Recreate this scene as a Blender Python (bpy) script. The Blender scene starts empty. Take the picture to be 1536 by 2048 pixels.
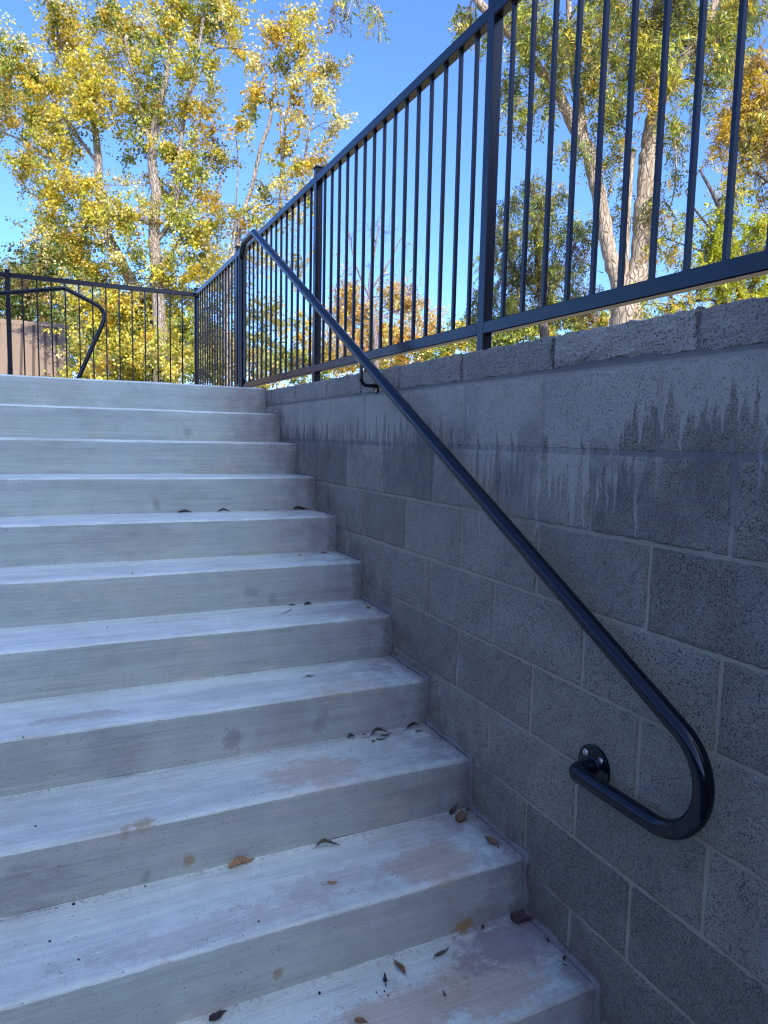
import bpy, math, random
import numpy as np
from mathutils import Vector, Matrix
R = math.radians
SC = bpy.context.scene
COL = SC.collection
# ------------------------------------------------------------------ camera
FPX = 1403.32                       # focal length in pixels of a 1536 x 2048 frame
YAW, PITCH, ROLL = .4427, -.1037, .0218
CP = np.array([-1.2167, -1.5682, -.1826])
cy_, sy_, cp_, sp_ = math.cos(YAW), math.sin(YAW), math.cos(PITCH), math.sin(PITCH)
FW = np.array([sy_*cp_, cy_*cp_, sp_]); RT = np.array([cy_, -sy_, 0.]); UP = np.cross(RT, FW)
RT, UP = math.cos(ROLL)*RT+math.sin(ROLL)*UP, -math.sin(ROLL)*RT+math.cos(ROLL)*UP
cam = bpy.data.objects.new("camera", bpy.data.cameras.new("camera")); COL.objects.link(cam)
cam.matrix_world = Matrix([[RT[i], UP[i], -FW[i], CP[i]] for i in range(3)]+[[0, 0, 0, 1]])
cam.data.sensor_fit = 'VERTICAL'; cam.data.sensor_height = 36; cam.data.lens = FPX*36/2048
cam.data.clip_start = .02; cam.data.clip_end = 3000
SC.camera = cam
# ------------------------------------------------------------------ light
SUN_EL, SUN_AZ = 42., 180.          # azimuth clockwise from +Y
wd = bpy.data.worlds.new("World"); SC.world = wd; wd.use_nodes = True
wn = wd.node_tree; bg = wn.nodes["Background"]
sky = wn.nodes.new("ShaderNodeTexSky"); sky.sky_type = 'NISHITA'; sky.sun_disc = False
sky.sun_elevation = R(SUN_EL); sky.sun_rotation = R(SUN_AZ)
sky.air_density = .80; sky.dust_density = 8.5; sky.ozone_density = 9.; sky.altitude = 2000
hs = wn.nodes.new("ShaderNodeHueSaturation"); hs.inputs['Saturation'].default_value = 1.06; hs.inputs['Hue'].default_value = .506
wn.links.new(sky.outputs[0], hs.inputs['Color']); wn.links.new(hs.outputs[0], bg.inputs[0]); bg.inputs[1].default_value = .15
sl = bpy.data.lights.new("sun", 'SUN'); sl.energy = 2.25; sl.angle = R(.5); sl.color = (1, .95, .87)
so = bpy.data.objects.new("sun", sl); COL.objects.link(so)
sd = Vector((math.sin(R(SUN_AZ))*math.cos(R(SUN_EL)), math.cos(R(SUN_AZ))*math.cos(R(SUN_EL)), math.sin(R(SUN_EL))))
so.rotation_euler = sd.to_track_quat('Z', 'Y').to_euler()
SC.view_settings.view_transform = 'Standard'; SC.view_settings.look = 'None'
SC.view_settings.exposure = 1.84; SC.view_settings.gamma = 1
SC.render.engine = 'CYCLES'
SC.cycles.use_denoising = True; SC.cycles.filter_width = 1.2
SC.cycles.max_bounces = 8; SC.cycles.diffuse_bounces = 4; SC.cycles.transparent_max_bounces = 8

def at(px, py, depth):
    """a point the given distance ahead, in the direction of a photograph pixel"""
    return CP+depth*(FW+(px-768)/FPX*RT+(1024-py)/FPX*UP)

# ------------------------------------------------------------------ objects
def tag(o, label=None, cat=None, group=None, kind=None):
    for k, v in (('label', label), ('category', cat), ('group', group), ('kind', kind)):
        if v: o[k] = v
    return o
def empty(name, loc=(0, 0, 0)):
    o = bpy.data.objects.new(name, None); COL.objects.link(o); o.location = loc; o.empty_display_size = .1
    return o
class MB:
    def __init__(s): s.v = []; s.f = []; s.a = []; s.n = 0
    def add(s, V, F, a=0.):
        V = np.asarray(V, float).reshape(-1, 3)
        s.v.append(V); s.f += [tuple(i+s.n for i in f) for f in F]; s.a += [a]*len(F); s.n += len(V)
        return s
    def box(s, x0, y0, z0, x1, y1, z1, b=0., a=0.):
        if b <= 0:
            V = [(x, y, z) for x in (x0, x1) for y in (y0, y1) for z in (z0, z1)]
            return s.add(V, [(0, 1, 3, 2), (4, 6, 7, 5), (0, 4, 5, 1), (2, 3, 7, 6), (0, 2, 6, 4), (1, 5, 7, 3)], a)
        V = []; idx = {}
        lo, hi = (x0, y0, z0), (x1, y1, z1)
        for c in [(i, j, k) for i in (0, 1) for j in (0, 1) for k in (0, 1)]:
            for ax in range(3):      # three verts per corner, each on the face normal to ax
                p = [0, 0, 0]
                for q in range(3):
                    e = hi[q] if c[q] else lo[q]
                    if q != ax: e += -b if c[q] else b
                    p[q] = e
                idx[c, ax] = len(V); V.append(p)
        F = []
        for ax in range(3):
            u, w = [q for q in range(3) if q != ax]
            for s_ in (0, 1):
                def cc(a_, b_): c = [0, 0, 0]; c[ax] = s_; c[u] = a_; c[w] = b_; return idx[tuple(c), ax]
                F.append([cc(0, 0), cc(1, 0), cc(1, 1), cc(0, 1)])
            for a_ in (0, 1):        # edges parallel to ax
                for b_ in (0, 1):
                    c0 = [0, 0, 0]; c0[u] = a_; c0[w] = b_; c1 = list(c0); c1[ax] = 1
                    F.append([idx[tuple(c0), u], idx[tuple(c1), u], idx[tuple(c1), w], idx[tuple(c0), w]])
        for c in [(i, j, k) for i in (0, 1) for j in (0, 1) for k in (0, 1)]:
            F.append([idx[c, 0], idx[c, 1], idx[c, 2]])
        V = np.array(V); ctr = (np.array(lo)+np.array(hi))/2; out = []
        for f in F:
            q = V[f]; nrm = np.cross(q[1]-q[0], q[2]-q[0])
            out.append(f if nrm@(q.mean(0)-ctr) > 0 else f[::-1])
        return s.add(V, out, a)
    def tube(s, P, r, k=12, cap=True, a=0.):
        P = np.asarray(P, float); n = len(P); r = np.broadcast_to(np.asarray(r, float), (n,))
        T = np.gradient(P, axis=0); T /= np.linalg.norm(T, axis=1)[:, None]+1e-12
        N = np.cross(T[0], [0, 0, 1.]); 
        if np.linalg.norm(N) < .05: N = np.cross(T[0], [0, 1., 0])
        N /= np.linalg.norm(N); th = np.arange(k)*2*math.pi/k; V = []
        for i in range(n):
            N = N-T[i]*(N@T[i]); N /= np.linalg.norm(N)+1e-12; B = np.cross(T[i], N)
            V.append(P[i]+r[i]*(np.cos(th)[:, None]*N+np.sin(th)[:, None]*B))
        V = np.concatenate(V)
        F = [(i*k+j, i*k+(j+1) % k, (i+1)*k+(j+1) % k, (i+1)*k+j) for i in range(n-1) for j in range(k)]
        if cap: F += [tuple(range(k))[::-1], tuple((n-1)*k+j for j in range(k))]
        return s.add(V, F, a)
    def build(s, name, mat, parent=None, smooth=False, auto=None):
        me = bpy.data.meshes.new(name); me.from_pydata(np.concatenate(s.v).tolist(), [], s.f)
        at_ = me.attributes.new("rnd", 'FLOAT', 'FACE'); at_.data.foreach_set('value', np.array(s.a, np.float32))
        if smooth: me.polygons.foreach_set('use_smooth', [True]*len(me.polygons))
        me.materials.append(mat); me.update()
        if auto: me.set_sharp_from_angle(angle=R(auto))
        o = bpy.data.objects.new(name, me); COL.objects.link(o)
        if parent: o.parent = parent
        return o
def fillet(P, rad, n=10):
    """polyline with rounded corners; rad[i] for interior point i"""
    P = [np.array(p, float) for p in P]; out = [P[0]]
    for i in range(1, len(P)-1):
        r = rad[i-1]; a = P[i-1]-P[i]; b = P[i+1]-P[i]; a /= np.linalg.norm(a); b /= np.linalg.norm(b)
        if r <= 0: out.append(P[i]); continue
        ang = math.acos(max(-1, min(1, a@b))); d = r/math.tan(ang/2); c = P[i]+(a+b)/np.linalg.norm(a+b)*r/math.sin(ang/2)
        s0 = P[i]+a*d-c; s1 = P[i]+b*d-c; w = math.acos(max(-1, min(1, s0@s1/r/r)))
        for t in np.linspace(0, 1, n): out.append(c+(math.sin((1-t)*w)*s0+math.sin(t*w)*s1)/math.sin(w))
    out.append(P[-1]); return np.array(out)

# ------------------------------------------------------------------ shader helper
class NT:
    def __init__(s, name):
        s.m = bpy.data.materials.new(name); s.m.use_nodes = True; s.t = s.m.node_tree; s.N = s.t.nodes
        s.b = s.N["Principled BSDF"]; s.out = s.N["Material Output"]
        s.pos = s.N.new("ShaderNodeTexCoord").outputs['Object']
    def L(s, a, b):
        if hasattr(a, 'links') or isinstance(a, bpy.types.NodeSocket): s.t.links.new(a, b)
        elif isinstance(a, (tuple, list)) and len(a) == 3 and b.type == 'RGBA': b.default_value = (*a, 1)
        else: b.default_value = a
        return b
    def math(s, op, a, b=0., c=0., clamp=False):
        n = s.N.new("ShaderNodeMath"); n.operation = op; n.use_clamp = clamp
        s.L(a, n.inputs[0]); s.L(b, n.inputs[1]); s.L(c, n.inputs[2]); return n.outputs[0]
    def vm(s, op, a, b=(0, 0, 0)):
        n = s.N.new("ShaderNodeVectorMath"); n.operation = op; s.L(a, n.inputs[0]); s.L(b, n.inputs[1])
        return n.outputs['Value'] if op in ('LENGTH', 'DISTANCE', 'DOT_PRODUCT') else n.outputs[0]
    def noise(s, v, scale=1., detail=4., rough=.55, dim='3D', dist=0.):
        n = s.N.new("ShaderNodeTexNoise"); n.noise_dimensions = dim
        s.L(v, n.inputs['W' if dim == '1D' else 'Vector']); n.inputs['Scale'].default_value = scale
        n.inputs['Detail'].default_value = detail; n.inputs['Roughness'].default_value = rough; n.inputs['Distortion'].default_value = dist
        return n.outputs[0]
    def voro(s, v, scale, feat='F1', out='Distance'):
        n = s.N.new("ShaderNodeTexVoronoi"); n.feature = feat; s.L(v, n.inputs['Vector']); n.inputs['Scale'].default_value = scale
        return n.outputs[out]
    def ramp(s, v, a, b, lo=0., hi=1., smooth=True):
        n = s.N.new("ShaderNodeMapRange"); n.interpolation_type = 'SMOOTHSTEP' if smooth else 'LINEAR'
        s.L(v, n.inputs[0]); s.L(a, n.inputs[1]); s.L(b, n.inputs[2]); s.L(lo, n.inputs[3]); s.L(hi, n.inputs[4]); return n.outputs[0]
    def mix(s, f, a, b, mode='MIX'):
        n = s.N.new("ShaderNodeMix"); n.data_type = 'RGBA'; n.blend_type = mode
        s.L(f, n.inputs[0]); s.L(a, n.inputs[6]); s.L(b, n.inputs[7]); return n.outputs[2]
    def sep(s, v):
        n = s.N.new("ShaderNodeSeparateXYZ"); s.L(v, n.inputs[0]); return n.outputs
    def comb(s, x, y, z):
        n = s.N.new("ShaderNodeCombineXYZ"); s.L(x, n.inputs[0]); s.L(y, n.inputs[1]); s.L(z, n.inputs[2]); return n.outputs[0]
    def attr(s, name, out='Fac'):
        n = s.N.new("ShaderNodeAttribute"); n.attribute_name = name; return n.outputs[out]
    def scale(s, v, k): return s.vm('MULTIPLY', v, k)
    def mulc(s, c, f):
        return s.mix(1., c, s.comb(f, f, f), 'MULTIPLY')
    def bump(s, h, dist, strength=1.):
        n = s.N.new("ShaderNodeBump"); s.L(h, n.inputs['Height']); n.inputs['Distance'].default_value = dist
        n.inputs['Strength'].default_value = strength
        if s.b.inputs['Normal'].links: s.L(s.b.inputs['Normal'].links[0].from_socket, n.inputs['Normal'])
        s.L(n.outputs[0], s.b.inputs['Normal'])
    def done(s, color=None, rough=None, **kw):
        if color is not None: s.L(color, s.b.inputs['Base Color'])
        if rough is not None: s.L(rough, s.b.inputs['Roughness'])
        for k, v in kw.items(): s.L(v, s.b.inputs[k.replace('_', ' ')])
        return s.m

YS, YD, ZS, ZD = -.6246, .3074, -1.7198, .1671
# ------------------------------------------------------------------ materials
def mat_concrete(name, tone, tint=(.635, .69, .59)):
    m = NT(name); P = m.pos; x, y, z = m.sep(P)
    big = m.noise(P, 2.2, 6, .6); med = m.noise(P, 14, 5, .6); fine = m.noise(P, 260, 3, .7)
    st = m.scale(P, (3.5, 110, 110)); broom = m.noise(st, 1, 3, .6)
    st2 = m.scale(P, (1.6, 26, 26)); band = m.noise(st2, 1, 4, .6)
    v = m.math('ADD', m.math('MULTIPLY', m.math('SUBTRACT', big, .5), .42), 1.)
    v = m.math('ADD', v, m.math('MULTIPLY', m.math('SUBTRACT', med, .5), .34))
    v = m.math('ADD', v, m.math('MULTIPLY', m.math('SUBTRACT', fine, .5), .40))
    v = m.math('ADD', v, m.math('MULTIPLY', m.math('SUBTRACT', broom, .5), .46))
    v = m.math('ADD', v, m.math('MULTIPLY', m.math('SUBTRACT', band, .5), .42))
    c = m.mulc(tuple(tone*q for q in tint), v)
    # slurry tint drifting from warm to cool
    c = m.mix(m.ramp(m.noise(P, 1.3, 3), .35, .7, 0, .35), c, m.mulc(tuple(tone*q for q in (.56, .56, .44)), v))
    # damp blotches drawn out along the steps
    wet = m.ramp(m.noise(m.scale(P, (1.1, 7, 7)), 1, 6, .7), .50, .68, 0, .42)
    c = m.mix(wet, c, m.mulc((.42, .42, .38), v))
    # real dirt by the wall, mixed with painted corner shade
    dirt = m.math('MULTIPLY', m.ramp(x, -.50, -.0), m.ramp(m.noise(P, 9, 5, .65), .25, .65))  # one mask for dirt and painted corner shade
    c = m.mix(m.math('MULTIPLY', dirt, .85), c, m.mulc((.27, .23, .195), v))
    corner_shade = m.math('MULTIPLY', m.ramp(m.math('ADD', x, m.math('MULTIPLY', m.noise(P, 30, 4), .03)), -.05, .0), m.ramp(m.noise(P, 60, 4, .7), .3, .6, .5, 1.))
    c = m.mix(m.math('MULTIPLY', corner_shade, .6), c, (.13, .115, .10))  # corner occlusion along the wall painted as a dark strip
    tan = m.math('MULTIPLY', m.ramp(m.noise(m.scale(P, (2.4, 5, 5)), 1, 7, .72), .52, .62), m.ramp(m.noise(P, 1.7, 2), .45, .6))
    c = m.mix(m.math('MULTIPLY', tan, .34), c, m.mulc((.53, .49, .34), v))
    geo = m.N.new("ShaderNodeNewGeometry"); up = m.sep(geo.outputs['Normal'])[2]
    warp = m.math('ADD', m.math('MULTIPLY', m.noise(P, 17, 7, .75), 1.5), -.25); warp2 = m.noise(m.scale(P, (12, 60, 60)), 1, 3, .6)
    def stain(c, ctr, r, col, amt, soft=.25, wv=None, k=1.1):
        k *= 2.2; soft += .18; amt *= (.62 if col[0] < .26 else 1.1)
        d = m.vm('LENGTH', m.vm('DIVIDE', m.vm('SUBTRACT', P, ctr), r))
        d = m.math('ADD', d, m.math('MULTIPLY', m.math('SUBTRACT', wv or warp, .5), k))
        return m.mix(m.ramp(d, 1.-soft, 1.+soft, amt, 0.), c, m.mulc(col, v))
    G = (.25, .255, .24); PE = (.50, .40, .27)
    for ctr, r, col, amt, soft, wv, k in (
        ((-.925, 1.527, -.63), (.20, .05, .075), (.24, .235, .225), .5, .08, warp2, .5),
        ((-.71, .605, -1.155), (.026, .03, .038), (.16, .165, .155), .8, .15, warp, 1.3),
        ((-.41, .605, -1.15), (.02, .03, .042), (.18, .185, .17), .7, .15, warp, 1.3),
        ((-.53, .605, -1.13), (.12, .03, .07), G, .55, .25, warp, .9),
        ((-1.06, .605, -1.14), (.07, .03, .09), (.2, .22, .19), .6, .3, warp2, 1.2),
        ((-.265, .08, -1.386), (.12, .085, .03), PE, .75, .14, warp, .9),
        ((-.49, .40, -1.219), (.13, .08, .03), PE, .6, .25, warp, 1.4),
        ((-.50, -.20, -1.553), (.20, .075, .03), PE, .7, .12, warp, .9),
        ((-.25, -.20, -1.553), (.16, .10, .03), PE, .75, .14, warp, .9),
        ((-.12, -.09, -1.553), (.14, .09, .03), (.27, .22, .21), .7, .3, warp, 1.5),
        ((-.90, .298, -1.344), (.013, .03, .015), (.33, .22, .10), .7, .3, warp, 1.6),
        ((-1.015, .298, -1.365), (.014, .03, .014), (.14, .20, .12), .8, .3, warp, 1.5),
        ((-1.32, .298, -1.33), (.12, .03, .06), (.2, .21, .2), .65, .3, warp2, 1.5),
        ((-.78, 1.835, -.512), (.018, .03, .03), (.17, .18, .17), .75, .2, warp, 1.2),
        ((-.532, 2.449, -.173), (.022, .03, .024), (.17, .18, .17), .7, .2, warp, 1.2),
        ((-.489, 1.22, -.815), (.028, .03, .018), (.18, .19, .18), .75, .2, warp, 1.2),
        ((-.396, 1.22, -.856), (.014, .03, .022), (.18, .19, .18), .7, .2, warp, 1.2),
        ((-1.03, .31, -1.219), (.05, .018, .03), (.36, .27, .14), .7, .3, warp, 1.6),
        ((-.74, -.01, -1.505), (.012, .03, .012), (.28, .20, .12), .7, .3, warp, 1.5),
        ((-.20, -.01, -1.535), (.028, .03, .014), (.30, .18, .07), .8, .3, warp, 1.5),
        ((-.84, .05, -1.386), (.30, .045, .03), (.46, .39, .33), .5, .35, warp, 1.4),
        ((-.55, .10, -1.386), (.20, .05, .03), (.47, .40, .32), .4, .35, warp, 1.6),
        ((-.30, .66, -1.051), (.12, .07, .03), PE, .45, .3, warp, 1.5),
        ((-1.15, .70, -1.051), (.12, .03, .03), (.42, .32, .25), .5, .35, warp, 1.6),
        ((-.12, 1.0, -.884), (.12, .06, .03), (.48, .41, .33), .45, .3, warp, 1.5)):
        c = stain(c, ctr, r, col, amt, soft, wv, k)
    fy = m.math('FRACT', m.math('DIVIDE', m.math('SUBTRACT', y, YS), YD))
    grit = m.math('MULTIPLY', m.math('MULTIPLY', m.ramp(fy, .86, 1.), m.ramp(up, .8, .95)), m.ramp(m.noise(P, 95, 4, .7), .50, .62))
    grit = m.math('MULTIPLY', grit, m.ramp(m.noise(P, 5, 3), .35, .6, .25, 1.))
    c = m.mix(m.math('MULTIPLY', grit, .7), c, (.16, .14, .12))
    nose = m.math('MULTIPLY', m.ramp(fy, .0, .10, 1, 0), m.ramp(m.noise(m.scale(P, (10, 60, 60)), 1, 4, .7), .50, .66))
    c = m.mix(m.math('MULTIPLY', nose, .28), c, m.mulc((.40, .39, .35), v))
    pit = m.math('MULTIPLY', m.ramp(m.voro(P, 70), .10, .17, 1, 0), m.ramp(m.noise(P, 20, 2), .52, .60))
    c = m.mix(m.math('MULTIPLY', pit, .75), c, (.11, .11, .11))
    m.bump(m.noise(P, 9, 4), .006, .6); m.bump(broom, .0022, .9); m.bump(fine, .0022, .9)
    m.bump(m.math('SUBTRACT', 1., pit), .002, .6)
    return m.done(c, .88)

def mat_block(cap=False, mortar=False):
    m = NT("mortar" if mortar else "cap_block" if cap else "concrete_block"); P = m.pos; x, y, z = m.sep(P)
    rnd = m.attr("rnd"); v = None
    n1 = m.noise(P, 330, 3, .8); vo = m.voro(P, 300); vc = m.sep(m.voro(P, 300, out='Color'))[0]; n2 = m.noise(P, 6, 5, .6)
    n3 = m.noise(P, 120, 3, .7)
    if mortar:
        v = m.math('ADD', .82, m.math('MULTIPLY', n1, .36))
        t = m.ramp(z, -.5, -.18)
        c = m.mulc(m.mix(t, (.28, .235, .155), (.125, .115, .098)), v)
        c = m.mix(m.ramp(n2, .5, .7, 0, .6), c, m.mulc(m.mix(t, (.36, .31, .23), (.12, .11, .10)), v))
        m.bump(n1, .0012, .6); m.bump(m.noise(P, 40, 3), .004, .5)
    else:
        g = m.ramp(n1, .32, .70, .42, 1.68, False)
        base = (.198, .175, .120) if not cap else (.30, .258, .20)
        v = m.math('MULTIPLY', g, m.math('ADD', .78, m.math('MULTIPLY', rnd, .44)))
        v = m.math('MULTIPLY', v, m.ramp(n2, .3, .7, .88, 1.12))
        c = m.mulc(base, v)
        c = m.mix(m.math('MULTIPLY', m.ramp(vc, .90, .96), .30), c, (.34, .33, .31))      # pale grains
        hole = m.math('MULTIPLY', m.ramp(vc, .12, .22, 1, 0), m.ramp(vo, .45, .65, 1, 0))
        c = m.mix(m.math('MULTIPLY', hole, .85), c, (.03, .03, .032))
        c = m.mix(m.ramp(m.noise(P, 3.1, 4, .7), .55, .75, 0, .35), c, m.mulc((.25, .24, .225), g))
        if cap: m.bump(m.noise(P, 60, 5, .7), .006, .8)
        m.bump(m.math('SUBTRACT', n1, m.math('MULTIPLY', hole, .8)), .003, .9); m.bump(n3, .0016, .5)
        # reddish damp stain near the step ends
    # thin slurry parged over the upper courses and run down in points
    wob = m.math('MULTIPLY', m.math('SUBTRACT', m.noise(P, 18, 3), .5), .03)
    yy = m.math('ADD', y, wob)
    sp = m.noise(yy, 26, 2.5, .6, '1D'); sp2 = m.noise(m.math('ADD', yy, 7.3), 60, 2, .6, '1D'); lo = m.noise(m.math('ADD', y, 3.7), 2.6, 2, .5, '1D')
    fr = m.ramp(y, -.36, -.26)                                    # right of here the coat is thinner
    lim = m.math('ADD', m.math('MULTIPLY', fr, -.10), m.ramp(y, .44, .62, -.085, -.03))
    lim = m.math('SUBTRACT', lim, m.math('MULTIPLY', m.math('SUBTRACT', sp, .42), .36))
    lim = m.math('SUBTRACT', lim, m.math('MULTIPLY', m.math('SUBTRACT', sp2, .5), .12))
    a = m.ramp(m.math('SUBTRACT', z, lim), -.018, .016)
    lim2 = m.math('SUBTRACT', m.math('ADD', -.20, m.ramp(y, -.42, -.30, .1, 0)), m.math('MULTIPLY', m.math('SUBTRACT', sp, .40), .85))
    lim2 = m.math('SUBTRACT', lim2, m.math('MULTIPLY', m.math('SUBTRACT', sp2, .5), .28))
    wnd = m.math('MULTIPLY', m.ramp(y, -.46, -.36), m.ramp(y, .42, .50, 1, 0))
    b_ = m.math('MULTIPLY', m.math('MULTIPLY', m.ramp(m.math('SUBTRACT', z, lim2), -.008, .008), wnd), m.ramp(z, -.212, -.206, 1, 0))
    pm = m.math('MULTIPLY', m.math('MAXIMUM', a, b_), m.ramp(z, .006, .0, 0, 1))
    if cap: pm = m.math('MULTIPLY', pm, 0.)
    if mortar: pm = m.math('MULTIPLY', pm, .55)
    if not (cap or mortar): pm = m.math('MULTIPLY', pm, m.math('SUBTRACT', 1., m.math('MULTIPLY', hole, .55)))
    trow = m.noise(m.scale(m.vm('ADD', P, m.comb(0, 0, m.math('MULTIPLY', m.noise(P, 5, 2), .08))), (8, 8, 130)), 1, 3, .6)
    pv = m.math('ADD', .80, m.math('MULTIPLY', m.math('ADD', n1, m.math('ADD', m.math('MULTIPLY', trow, .35), m.math('MULTIPLY', n2, .35))), .26))
    c = m.mix(m.math('MULTIPLY', pm, .88), c, m.mulc((.335, .295, .23), pv))
    damp = m.math('MULTIPLY', m.ramp(m.noise(m.comb(0, m.math('MULTIPLY', y, 5.), m.math('MULTIPLY', z, 4.)), 1, 5, .65), .44, .60), m.math('MULTIPLY', m.ramp(z, -.46, -.26), m.ramp(z, -.16, -.10, 1, .35)))
    c = m.mix(m.math('MULTIPLY', damp, .42), c, (.055, .052, .048))
    # thin pale run marks
    run = m.math('MULTIPLY', m.ramp(m.noise(m.comb(0, m.math('MULTIPLY', yy, 46), m.math('MULTIPLY', z, 2.2)), 1, 2, .5), .66, .72), m.ramp(z, -.62, -.3))
    c = m.mix(m.math('MULTIPLY', run, .42), c, m.mulc((.26, .26, .25), pv))
    # damp dark patch under the first joints, brown stain close to the steps
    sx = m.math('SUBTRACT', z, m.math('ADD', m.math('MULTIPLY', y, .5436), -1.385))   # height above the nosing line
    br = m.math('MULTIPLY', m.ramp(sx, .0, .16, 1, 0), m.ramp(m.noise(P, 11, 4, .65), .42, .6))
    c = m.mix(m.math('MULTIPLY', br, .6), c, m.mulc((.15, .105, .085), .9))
    m.bump(trow, .003, m.math('MULTIPLY', pm, .5) if False else .12)
    rk = .95 if not mortar else .9
    return m.done(c, rk)

def mat_paint(name, col, rough, wob=.0):
    m = NT(name); P = m.pos
    n = m.noise(P, 500, 2, .6); m.bump(n, .0004, .25); m.bump(m.noise(P, 30, 2), .001, .12)
    dust = m.ramp(m.noise(P, 9, 5, .65), .5, .75, 0, .02)
    c = m.mix(dust, col, (.04, .04, .04))
    return m.done(c, m.math('ADD', rough, m.math('MULTIPLY', dust, 1.2)), Specular_IOR_Level=.36)
def mat_plain(name, col, rough=.8, metal=0., nscale=30, amt=.3, bump=.002):
    m = NT(name); n = m.noise(m.pos, nscale, 5, .6)
    c = m.mulc(col, m.math('ADD', 1-amt/2, m.math('MULTIPLY', n, amt))); m.bump(n, bump, .6)
    return m.done(c, rough, Metallic=metal)
def mat_bark(name, dark, light, sc=1.):
    m = NT(name); P = m.pos
    s = m.vm('ADD', m.scale(P, (9*sc, 9*sc, 2.2*sc)), m.comb(m.noise(P, 3), 0, 0))
    f = m.noise(s, 1.6, 6, .7, dist=.6); cr = m.ramp(m.voro(m.scale(P, (13*sc, 13*sc, 3.2*sc)), 1, 'DISTANCE_TO_EDGE'), .0, .16)
    c = m.mix(m.math('MULTIPLY', m.ramp(f, .32, .66), m.math('ADD', .35, m.math('MULTIPLY', cr, .65))), dark, light)
    c = m.mix(m.ramp(m.noise(P, 2.3, 4, .6), .55, .7, 0, .35), c, tuple(.72*q for q in light))
    m.bump(m.math('ADD', f, cr), .03, .8)
    return m.done(c, .92)
def mat_leaf(name, trans=.46, rough=.45):
    m = NT(name); c = m.attr("leafcol", 'Color')
    m.L(c, m.b.inputs['Base Color']); m.b.inputs['Roughness'].default_value = rough
    m.b.inputs['Specular IOR Level'].default_value = .5
    t = m.N.new("ShaderNodeBsdfTranslucent"); m.L(m.mix(1., c, (1., 1., .6), 'MULTIPLY'), t.inputs['Color'])
    x = m.N.new("ShaderNodeMixShader"); x.inputs[0].default_value = trans
    m.t.links.new(m.b.outputs[0], x.inputs[1]); m.t.links.new(t.outputs[0], x.inputs[2]); m.t.links.new(x.outputs[0], m.out.inputs[0])
    return m.m
CONC = mat_concrete('broomed_tread_concrete', 1.03); RISER = mat_concrete('shaded_riser_concrete', .62, (.615, .69, .60)); BLOCK = mat_block(); CAPB = mat_block(cap=True); MORT = mat_block(mortar=True)  # risers get a darker copy of the tread concrete, imitating their weaker light
FENCE = mat_paint("black_fence_paint", (.0035, .006, .012), .26)
RAIL = mat_paint("glossy_black_pipe_paint", (.003, .005, .009), .10)
STEEL = mat_plain("zinc_bolt", (.55, .55, .53), .3, 1., 200, .2, .0003)
BARK = mat_bark("pale_plated_bark", (.25, .19, .13), (.50, .40, .30))
BARK2 = mat_bark("grey_bark", (.15, .12, .095), (.41, .345, .275), 1.6)
BARK3 = mat_bark("dark_twig_bark", (.07, .055, .05), (.20, .165, .15), 2)
LEAF = mat_leaf("autumn_leaf")
DRY = mat_leaf("dry_leaf", .12, .7)
# ------------------------------------------------------------------ ground and shade
YS, YD, ZS, ZD = -.6246, .3074, -1.7198, .1671
ZL = ZS+11*ZD                     # landing
def sheet(name, quads, mat):
    b = MB()
    for q in quads: b.add(q, [tuple(range(len(q)))])
    return tag(b.build(name, mat), kind='structure')
def mat_ground():
    m = NT("dry_autumn_lawn"); P = m.pos
    n = m.noise(P, .7, 6, .65); f = m.noise(P, 40, 4, .7)
    c = m.mix(m.ramp(n, .4, .62), (.38, .29, .17), (.13, .15, .05)); c = m.mulc(c, m.math('ADD', .6, m.math('MULTIPLY', f, .8)))
    c = m.mix(m.ramp(m.voro(P, 9), .05, .12, .8, 0), c, (.45, .30, .08)); m.bump(f, .03, .8)
    return m.done(c, .95)
GR = mat_ground(); G = 500; XR, XL, YB = .202, -5.202, 5.80
def rect(x0, y0, x1, y1, z): return [(x0, y0, z), (x1, y0, z), (x1, y1, z), (x0, y1, z)]
sheet("ground", [rect(XR, -G, G, G, -.06), rect(-G, -G, XL, G, -.06), rect(XL, YB, XR, G, -.06)], GR)
sheet("floor", [rect(XL, YS-.5, XR, YS+YD+.05, ZS)], CONC)
sheet("pavement", [rect(XL, -30, XR, YS-.5, ZS)], mat_plain("asphalt", (.05, .05, .05), .9, 0, 120, .6, .004))
# unseen building behind the camera, sized so its shadow covers the steps
bb = empty("blocker_building", (0, -14, ZS)); tag(bb, "unseen plain brick building behind the camera, shaped to shade the steps", "building")
BLOCKER_BRICK = mat_plain("blocker_brick", (.30, .17, .12), .9, 0, 60, .5)
X0b, X1b, Yb, Hb = -6., .33, -13., 20.0
b = MB(); b.box(X0b, Yb-8, 0, X1b, Yb, Hb); o = b.build("wall", BLOCKER_BRICK, bb); o.location = (0, 14, 0)  # wall of the unseen blocker
b = MB(); b.box(X0b-.2, Yb-8.2, Hb+.002, X1b+.2, Yb+.2, Hb+.25); o = b.build("roof", mat_plain("blocker_roof_edge", (.2, .2, .2)), bb); o.location = (0, 14, 0)  # roof of the unseen blocker
for k in range(5):
    for zz in (2.2, 5.8, 9.4, 13., 16.6):
        b = MB(); xx = X0b+.5+k*1.2; b.box(xx, Yb-.05, zz, xx+.9, Yb+.03, zz+1.7, .01)
        o = b.build("blocker_window", mat_plain("blocker_window_glass", (.03, .035, .04), .08) if k+zz == 2.2 else bpy.data.materials["blocker_window_glass"], bb); o.location = (0, 14, 0)
bb2 = empty("blocker_building", (11, -18, -.06)); tag(bb2, "unseen brick block added behind the camera to the right, blocking bright sky", "building")  # unseen second building, added to block sky glow and reflections
b = MB(); b.box(6., -26, -.06, 19, -18, 9.2); o = b.build("wall", BLOCKER_BRICK, bb2); o.location = (-11, 18, .06)  # wall of the second unseen blocker
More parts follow.
